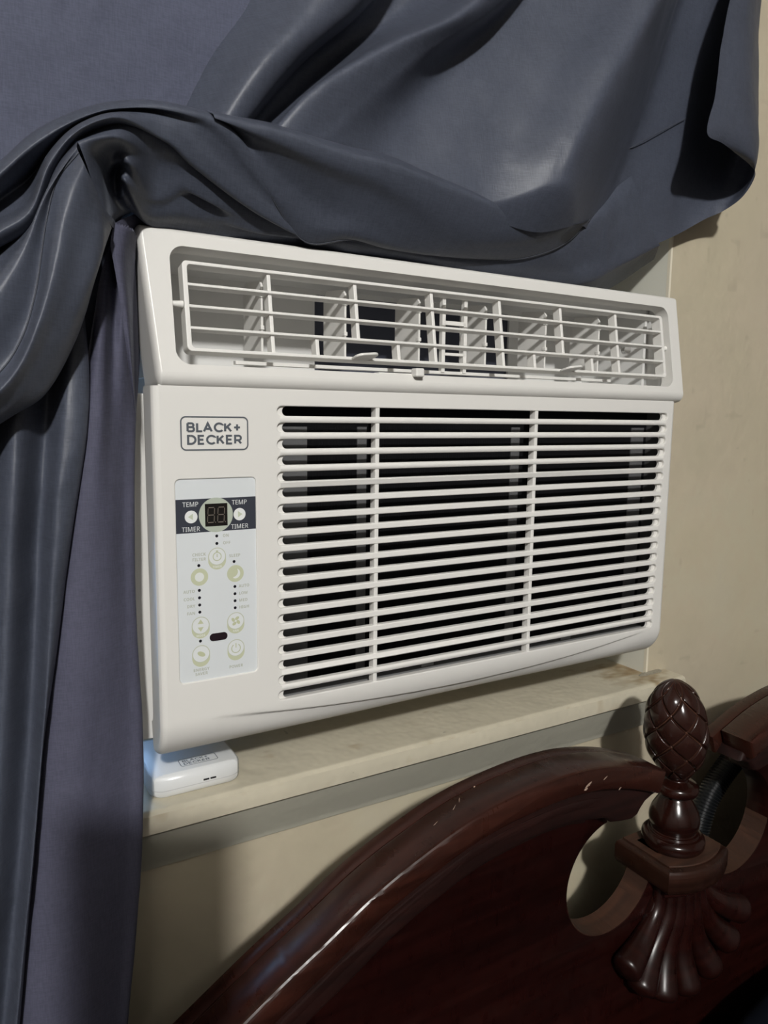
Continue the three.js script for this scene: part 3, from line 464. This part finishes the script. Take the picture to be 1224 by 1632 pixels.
  // flap falling to the left with its stitched hem
  S('falling_flap', [
    [[-160, 505, 16], [-6, 392, 20], [52, 345, 24], [92, 258, 34], [122, 226, 42]],
    [[-150, 540, 40], [0, 415, 42], [52, 352, 44], [90, 268, 50], [123, 228, 54]],
    [[-140, 620, 60], [-14, 480, 58], [36, 400, 56], [72, 312, 56], [122, 236, 58]],
    [[-130, 690, 50], [0, 592, 52], [34, 540, 52], [56, 470, 52], [75, 345, 52], [92, 285, 54], [125, 244, 58]],
    [[-120, 715, 62], [16, 604, 64], [62, 512, 64], [92, 400, 62], [110, 320, 60], [134, 262, 62]],
    [[-120, 738, 56], [22, 626, 57], [86, 524, 57], [130, 396, 55], [152, 300, 55]],
    [[-120, 745, 52], [24, 645, 52], [90, 570, 50], [136, 470, 50], [164, 390, 48], [166, 338, 46]],
    [[-120, 750, 40], [22, 662, 42], [70, 630, 42], [122, 540, 40], [156, 430, 38], [178, 362, 34]],
    [[-120, 742, 24], [20, 652, 26], [66, 620, 26], [116, 532, 24], [150, 428, 22], [172, 366, 20]],
  ], 100, 160, M.satin, 0.0016, [3]);
  // lower drop on the left
  S('lower_drop', [
    [[-330, 430, 22], [-330, 900, 22], [-330, 1300, 22], [-330, 1900, 22]],
    [[-120, 430, 30], [-120, 800, 32], [-140, 1200, 34], [-140, 1900, 34]],
    [[-40, 430, 6], [-40, 800, 8], [-60, 1200, 10], [-90, 1900, 10]],
    [[40, 430, 26], [20, 800, 36], [0, 1200, 36], [-50, 1900, 34]],
    [[90, 440, 12], [64, 800, 18], [44, 1200, 22], [-20, 1900, 22]],
    [[124, 460, 22], [92, 800, 32], [66, 1200, 34], [0, 1900, 32]],
    [[134, 500, 18], [141, 600, 22], [136, 690, 26], [113, 850, 28], [90, 1030, 28], [69, 1190, 28], [51, 1400, 28], [38, 1550, 28], [8, 1900, 28]],
    [[134, 500, 8], [141, 600, 12], [137, 690, 14], [114, 850, 14], [91, 1030, 14], [70, 1190, 14], [52, 1400, 14], [39, 1550, 14], [10, 1900, 14]],
  ], 100, 140, M.satin, 0.0018);
  part('seam', new THREE.TubeGeometry(new THREE.CatmullRomCurve3([[997, 240, -15.5], [1030, 222, -18.5], [1062, 205, -20.5], [1092, 189, -22]].map(([x, y, z]) => at(x, y, z / 1000))), 60, 0.00035, 5), M.thread, t);
  // part of the curtain hidden behind the folds
  S('rear_drop', [
    [[-420, 60, -30], [-420, 600, -30], [-420, 1200, -26], [-420, 1900, -20]],
    [[-200, 60, -24], [-200, 600, -24], [-200, 1200, -16], [-220, 1900, -12]],
    [[-20, 60, -30], [-20, 600, -30], [-20, 1200, -22], [-60, 1900, -18]],
    [[120, 60, -26], [110, 600, -26], [90, 1200, -16], [20, 1900, -12]],
    [[196, 60, -30], [190, 600, -30], [170, 1200, -20], [90, 1900, -16]],
  ], 60, 100, M.satin, 0.0012);
}
{
  const t = thing('curtain', 'purplish blue matte curtain strip hanging along the left side of the air conditioner', 'curtain');
  part('hanging_strip', sheet([
    [[150, 500, 2], [135, 600, 6], [125, 690, 8], [100, 850, 10], [76, 1030, 10], [54, 1190, 10], [36, 1400, 10], [-8, 1900, 10]],
    [[160, 440, 12], [146, 600, 18], [134, 690, 20], [118, 850, 22], [96, 1030, 22], [76, 1190, 22], [58, 1400, 22], [14, 1900, 22]],
    [[178, 380, 10], [168, 520, 16], [160, 690, 22], [150, 850, 24], [136, 1030, 25], [124, 1190, 26], [108, 1400, 26], [66, 1900, 26]],
    [[186, 362, 0], [182, 520, 4], [178, 690, 14], [174, 850, 20], [168, 1030, 22], [160, 1190, 22], [150, 1400, 22], [112, 1900, 22]],
    [[200, 348, -4], [196, 450, 4], [196, 690, 8], [196, 850, 12], [200, 1030, 14], [204, 1190, 14], [200, 1400, 14], [168, 1900, 14]],
    [[212, 344, -14], [212, 450, -10], [215, 570, -10], [214, 690, 2], [213, 850, 9], [217, 1005, 10], [226, 1156, 11], [227, 1250, 12], [224, 1370, 13], [215, 1490, 14], [176, 1900, 14]],
    [[222, 346, -39], [222, 450, -39], [223, 570, -39], [214, 700, -10], [211, 850, -5], [215, 1005, -4], [224, 1156, -3], [225, 1250, -2], [222, 1370, -1], [213, 1490, 0], [174, 1900, 0]],
  ], 110, 180, 0.0010), M.lining, t);
  part('top_fold', sheet([
    [[217, 674, 8], [206, 590, 17], [191, 480, 23], [181, 420, 23], [176, 388, 22], [184, 356, 18], [204, 340, 8], [226, 333, 0], [250, 337, -6], [300, 358, -14], [360, 378, -24]],
    [[217, 673, 9], [210, 590, 19], [200, 480, 22], [194, 420, 21], [196, 384, 18], [209, 353, 12], [227, 343, 4], [250, 347, -4], [300, 365, -14], [360, 384, -22]],
    [[217, 672, 7], [214, 590, 9], [212, 500, 4], [215, 420, -6], [221, 364, -12], [230, 356, -14], [250, 361, -16], [300, 376, -20], [360, 388, -24]],
  ], 40, 150, 0.0006), M.lining, t);
}

// ---------------------------------------------------------------- headboard
const XC = 0.195;
const hb = thing('bed_headboard', 'dark mahogany headboard with broken arch, carved shell and pineapple finial', 'headboard');
{
  const ZF = 0.06;
  // crest line of the left arch (front upper edge of the cap)
  const crest = new THREE.CatmullRomCurve3([[-0.62, -0.50], [-0.46, -0.482], [-0.34, -0.437], [-0.255, -0.385], [-0.192, -0.3455], [-0.159, -0.327], [-0.127, -0.3085], [-0.095, -0.2944], [-0.049, -0.279], [0.005, -0.2712], [0.04, -0.2700], [0.067, -0.2722], [0.105, -0.2805], [0.141, -0.2935]].map(([x, y]) => V3(x, y, 0)), false, 'centripetal');
  const N = 120, line = []; for (let i = 0; i <= N; i++) { const p = crest.getPoint(i / N), d = crest.getTangent(i / N); line.push([p.x, p.y, -d.y, d.x]); }
  const off = (l, n) => l.map(([x, y, nx, ny]) => [x + nx * n, y + ny * n]);
  const band = (l, n0, n1, end = []) => poly([...off(l, n0), ...end, ...off(l, n1).reverse()]);
  const arch = (mirror) => {
    const fix = (g) => { g = boxUV(g); if (!mirror) return g; const p = g.attributes.position, n = g.attributes.normal; g.scale(-1, 1, 1); g.translate(2 * XC, 0, 0); for (const a of [p.array, n.array]) for (let q = 0; q < a.length; q += 9) for (let c = 0; c < 3; c++) { const s = a[q + 3 + c]; a[q + 3 + c] = a[q + 6 + c]; a[q + 6 + c] = s; } return g; };
    const lineB = line.filter((q) => q[0] < 0.112);
    const cap = part('arch_cap', fix(toCreasedNormals(extr(band(line, 0, -0.0190), 0.0535, 0.085, 0.0042, 5), 0.5)), M.woodEdge, hb, 'polished cap rail');
    part('cap_back_strip', fix(toCreasedNormals(extr(band(line.concat([[0.150, -0.298, 0.35, 0.93]]), -0.0015, -0.019), 0.0415, 0.0535, 0.001, 2), 0.5)), M.woodEdge, cap);
    // lower moulding: ogee end
    const end = [[1046, 1260], [1036, 1267], [1026, 1276], [1019, 1287], [1014, 1297], [1004, 1305], [990, 1308], [972, 1310]].map(([x, y]) => { const p = at(x, y, 0.074); return [p.x, p.y]; });
    const lb = lineB.filter((q) => q[0] < 0.082), stop = end[end.length - 1];
    const s = poly([...off(line, -0.015), ...end, ...off(lineB, -0.0455).filter((q) => q[0] < stop[0] - 0.006).reverse()]);
    part('arch_moulding', fix(toCreasedNormals(extr(s, 0.05, 0.0765, 0.0034, 4), 0.5)), M.woodMould, hb);
    const s2 = poly([...off(lb, -0.0275), ...off(lb, -0.0345).reverse()]);
    part('arch_bead', fix(toCreasedNormals(extr(s2, 0.06, 0.0772, 0.0006, 2), 0.5)), M.woodMould, hb);
    const s3 = poly([...off(lb, -0.043), ...off(lb, -0.0525).reverse()]);
    part('arch_bead', fix(toCreasedNormals(extr(s3, 0.05, 0.068, 0.0030, 4), 0.5)), M.woodMould, hb);
  };
  arch(false); arch(true);
  // panel with the two round cut-outs
  const HC = [0.112, -0.388], HR = 0.0505;
  const left = off(line.filter((q) => q[0] < 0.098), -0.02), arc = [];
  for (let a = 0; a <= 40; a++) { const t = (100 + a / 40 * 262) * Math.PI / 180; arc.push([HC[0] + Math.cos(t) * HR * 0.99, HC[1] + Math.sin(t) * HR]); }
  const halfL = [...left, ...arc, [0.168, -0.3855]], mir = halfL.map(([x, y]) => [2 * XC - x, y]).reverse();
  const ps = poly([[-0.62, -1.2], ...halfL, ...mir, [2 * XC + 0.62, -1.2]].reverse());
  part('panel', boxUV(toCreasedNormals(extr(ps, 0.036, ZF, 0.0008, 2), 0.5)), M.woodPanel, hb);
  // raw looking inner rim of the cut-outs
  const rim = (m) => { const o = new THREE.Shape(), K = arc.slice(14); const inn = K.map(([x, y]) => [HC[0] + (x - HC[0]) * 0.988, HC[1] + (y - HC[1]) * 0.988]); let g = extr(poly([...K, ...inn.reverse()]), 0.0365, ZF - 0.0008); g = boxUV(g); if (m) { g.scale(-1, 1, 1); g.translate(2 * XC, 0, 0); const a = g.attributes; for (const r of [a.position.array, a.normal.array]) for (let q = 0; q < r.length; q += 9) for (let c = 0; c < 3; c++) { const s = r[q + 3 + c]; r[q + 3 + c] = r[q + 6 + c]; r[q + 6 + c] = s; } } return g; };
  part('cutout_rim', rim(false), M.woodRaw, hb); part('cutout_rim', rim(true), M.woodRaw, hb);
  // posts at both ends, standing on the floor
  for (const x of [-0.66, 2 * XC + 0.62]) part('post', boxUV(bx(x, x + 0.06, FLOOR, -0.47, 0.02, 0.08, 0.006)), M.wood, hb);
  // plinth with a bowed front
  const bow = (w, z0, zf, sag) => { const p = [[XC - w, -z0]]; for (let i = 0; i <= 16; i++) { const u = i / 8 - 1; p.push([XC + u * w, -(zf + sag * (1 - u * u))]); } p.push([XC + w, -z0]); return poly(p); };
  const slab = (w, z0, zf, sag, y0, y1, b) => boxUV(toCreasedNormals(extr(bow(w, z0, zf, sag), y0, y1, b, 4).rotateX(-Math.PI / 2).translate(0, 0, 0), 0.5));
  const PY = -0.3855;
  const pl = part('plinth', slab(0.0390, 0.0235, 0.0810, 0.011, PY - 0.0250, PY - 0.0010, 0.0065), M.woodPlinth, hb);
  part('plinth_top', slab(0.0338, 0.0275, 0.0768, 0.0098, PY - 0.002, PY, 0.0006), M.woodRaw, pl, 'dusty flat top');
  part('plinth_foot', slab(0.031, 0.030, 0.072, 0.009, PY - 0.034, PY - 0.0235, 0.003), M.wood, pl);
  // finial: turned urn and tilted pineapple
  const FZ = 0.0545, lathe = (pts) => new THREE.LatheGeometry(new THREE.SplineCurve(pts.map(([r, y]) => new THREE.Vector2(r, y))).getPoints(90), 56).translate(XC - 0.002, 0, FZ);
  const urn = part('finial_urn', boxUV(lathe([[0.0245, -0.3855], [0.0262, -0.3825], [0.0262, -0.3775], [0.0238, -0.3745], [0.0212, -0.3735], [0.0208, -0.3722], [0.0186, -0.3712], [0.0190, -0.3695], [0.0208, -0.3650], [0.0210, -0.3600], [0.0190, -0.3530], [0.0150, -0.3455], [0.0118, -0.3405], [0.0122, -0.3388], [0.0172, -0.3370], [0.0186, -0.3330], [0.0170, -0.3290], [0.0118, -0.3265], [0.0092, -0.3250], [0.0086, -0.3215], [0.0010, -0.3205]])), M.woodPolished, hb);
  const pine = new THREE.Group(); { const g = gridGeo(256, 200, (u, v) => {
      const yy = v, prof = v < 0.44 ? 1 - 0.60 * Math.pow((0.44 - v) / 0.44, 2.1) : Math.pow(Math.max(0, 1 - Math.pow((v - 0.44) / 0.56, 2.25)), 0.56), th = u * Math.PI * 2;
      const n = 6, m = 3.4, a = (th / (2 * Math.PI)) * n + v * m, b = (th / (2 * Math.PI)) * n - v * m, fa = Math.abs(a - Math.round(a)), fb = Math.abs(b - Math.round(b)), e = Math.min(fa, fb);
      const groove = 1 - THREE.MathUtils.smoothstep(e, 0.018, 0.060), bump = Math.sin(Math.PI * (a - Math.floor(a))) * Math.sin(Math.PI * (b - Math.floor(b)));
      const r = 0.0258 * prof + (bump * 0.0012 - groove * 0.0028) * Math.min(1, prof * 1.6);
      return [Math.cos(th) * r, yy * 0.0885, -Math.sin(th) * r, u * 0.16, v * 0.09];
    });
    const p = g.attributes.position, col = new Float32Array(p.count * 3); let i = 0;
    for (let j = 0; j <= 200; j++) for (let k = 0; k <= 256; k++, i++) { const th = k / 256, v = j / 200, a = th * 6 + v * 3.4, b = th * 6 - v * 3.4, e = Math.min(Math.abs(a - Math.round(a)), Math.abs(b - Math.round(b))), w = 1 - THREE.MathUtils.smoothstep(e, 0.012, 0.045); col[i * 3] = 1 + 3.0 * w; col[i * 3 + 1] = 1 + 4.2 * w; col[i * 3 + 2] = 1 + 3.6 * w; }
    g.setAttribute('color', new THREE.BufferAttribute(col, 3));
    const mw = M.wood.clone(); mw.vertexColors = true; mw.roughnessMap = null; mw.roughness = 0.17; mw.map = null; mw.color.setRGB(0.024, 0.0085, 0.0062);
    g.rotateZ(0.135).translate(XC - 0.0005, -0.3228, FZ - 0.001); part('finial_pineapple', g, mw, hb, 'pineapple carved with a diamond lattice'); }
  // shell of carved flutes under the plinth
  const sh = part('shell_carving', boxUV(extr(poly([[XC - 0.022, -0.405], [XC + 0.022, -0.405], [XC + 0.05, -0.45], [XC + 0.035, -0.49], [XC, -0.502], [XC - 0.035, -0.49], [XC - 0.05, -0.45]]), 0.0595, 0.066, 0.002)), M.wood, hb);
  for (let i = 0; i < 7; i++) {
    const k = i / 3 - 1, ang = k * 0.92, len = 0.104 - 0.024 * k * k, st = V3(XC + k * 0.026, -0.4120 - 0.004 * (1 - k * k), 0.0715 - 0.007 * k * k), d = V3(Math.sin(ang), -Math.cos(ang), 0);
    const c = new THREE.CatmullRomCurve3([st.clone().addScaledVector(V3(0, 1, 0), 0.006), st.clone().addScaledVector(V3(Math.sin(ang * 0.25), -1, 0).normalize(), len * 0.28), st.clone().addScaledVector(V3(Math.sin(ang * 0.62), -Math.cos(ang * 0.62), 0), len * 0.62).setZ(0.0685), st.clone().addScaledVector(V3(Math.sin(ang * 0.85), -Math.cos(ang * 0.85), 0), len * 0.96).setZ(0.0790 - 0.004 * k * k)]);
    const g = gridGeo(18, 40, (u, v) => { const p = c.getPoint(v), tg = c.getTangent(v), sx = V3(0, 0, 1).cross(tg).normalize(), up = tg.clone().cross(sx).normalize(), r = (0.0048 + 0.0088 * Math.pow(v, 1.25)) * Math.sqrt(Math.max(0, 1 - Math.pow(Math.max(0, (v - 0.90) / 0.10), 3))), a = u * Math.PI * 2; const q = p.addScaledVector(sx, Math.cos(a) * r).addScaledVector(up, Math.sin(a) * r * 0.95); return [q.x, q.y, q.z, u * 0.04, v * 0.1]; }, true);
    part('flute', g, M.wood, sh);
  }
  // pale scratches and nicks on the cap
  const nick = (px, py, z, len, wd, rot) => { const p = at(px, py, z); return new THREE.SphereGeometry(1, 8, 6).scale(len, wd, wd * 0.5).rotateZ(rot).translate(p.x, p.y, p.z); };
  for (const g of [nick(938, 1251, 0.085, 0.0040, 0.0009, 0.5), nick(934, 1258, 0.085, 0.0020, 0.0009, 0.2), nick(965, 1240, 0.085, 0.0025, 0.0004, 0.5), nick(988, 1257, 0.085, 0.0016, 0.0005, 0.7), nick(746, 1282, 0.066, 0.0018, 0.0007, 0.3), nick(722, 1291, 0.066, 0.0042, 0.0003, 1.0), nick(766, 1271, 0.066, 0.0015, 0.0003, 0.6), nick(690, 1317, 0.068, 0.0050, 0.0003, 0.6), nick(756, 1254, 0.06, 0.0008, 0.0006, 0), nick(732, 1275, 0.064, 0.0018, 0.0003, 1.5)]) part('scratch', g, M.scratch, hb);
}

// ---------------------------------------------------------------- hose, bed
{
  const c = new THREE.CatmullRomCurve3([[0.50, -0.368, -0.02], [0.425, -0.374, -0.02], [0.3845, -0.3897, -0.02], [0.3495, -0.420, -0.02], [0.3338, -0.4553, -0.02], [0.327, -0.50, -0.02], [0.33, -0.62, -0.02], [0.36, -0.9, -0.02], [0.38, FLOOR + 0.014, -0.02]].map((p) => V3(...p)));
  const fr = c.computeFrenetFrames(2800, false);
  const g = gridGeo(20, 2800, (u, v) => { const i = Math.round(v * 2800), p = c.getPointAt(v), a = u * Math.PI * 2, r = 0.0118 + 0.0007 * Math.sin(v * 340 * Math.PI * 2); p.addScaledVector(fr.normals[i], Math.cos(a) * r).addScaledVector(fr.binormals[i], Math.sin(a) * r); return [p.x, p.y, p.z]; }, true);
  solo('corrugated_hose', g, M.hose, 'black corrugated hose running behind the headboard', 'hose');
}
{
  const t = thing('bed', 'bed with dark navy bedding in front of the headboard', 'bed', [XC, FLOOR, 0.1]);
  part('mattress', bx(-0.76, 0.76, 0.32, 0.58, 0.0, 1.95, 0.06), M.navy, t);
  part('bed_base', bx(-0.75, 0.75, 0.08, 0.318, 0.0, 1.94, 0.01), M.wood, t);
  for (const [x, z] of [[-0.7, 0.06], [0.64, 0.06], [-0.7, 1.82], [0.64, 1.82]]) part('leg', bx(x, x + 0.06, 0, 0.082, z, z + 0.06, 0.004), M.wood, t);
}

{ // the phone that takes the picture: its lens is where the camera is, its body throws the shade at the lower left
  const t = thing('smartphone', 'black smartphone on an added slim stand facing the air conditioner', 'phone', camera.position.toArray()); t.quaternion.copy(camera.quaternion);
  part('phone_body', bx(-0.077, 0.0005, -0.125, 0.036, 0.010, 0.0185, 0.004), M.hose, t);
  part('lens_ring', new THREE.TorusGeometry(0.0085, 0.0012, 10, 32).translate(-0.010, 0, 0.0100), M.chrome, t);
  const foot = V3(-0.038, -0.125, 0.0145), q = camera.quaternion.clone().invert(), down = V3(0, -1, 0).applyQuaternion(q), w = foot.clone().applyQuaternion(camera.quaternion).add(camera.position), len = w.y - (FLOOR + 0.58);
  const pole = new THREE.CylinderGeometry(0.006, 0.006, len, 16).translate(0, -len / 2, 0).applyQuaternion(q).translate(foot.x, foot.y, foot.z);
  part('stand', pole, M.hose, t);  // slim pole added under the phone in place of a hand
}

{ // dark pillow leaning on the headboard, only its upper edge shows
  const g = new THREE.SphereGeometry(1, 48, 32), p = g.attributes.position;
  for (let i = 0; i < p.count; i++) { const v = V3().fromBufferAttribute(p, i), q = (a, e) => Math.sign(a) * Math.pow(Math.abs(a), e); p.setXYZ(i, q(v.x, 0.45) * 0.27, q(v.y, 0.45) * 0.110, v.z * 0.055 + noise.noise(v.x * 3, v.y * 3, 1) * 0.006); }
  g.computeVertexNormals(); g.rotateX(-0.12); g.rotateZ(0.06);
  solo('bed_pillow', g, M.navy, 'dark navy pillow leaning against the headboard at the lower right', 'pillow').position.set(0.42, -0.612, 0.150);
}
shade(scene);
renderer.render(scene, camera);
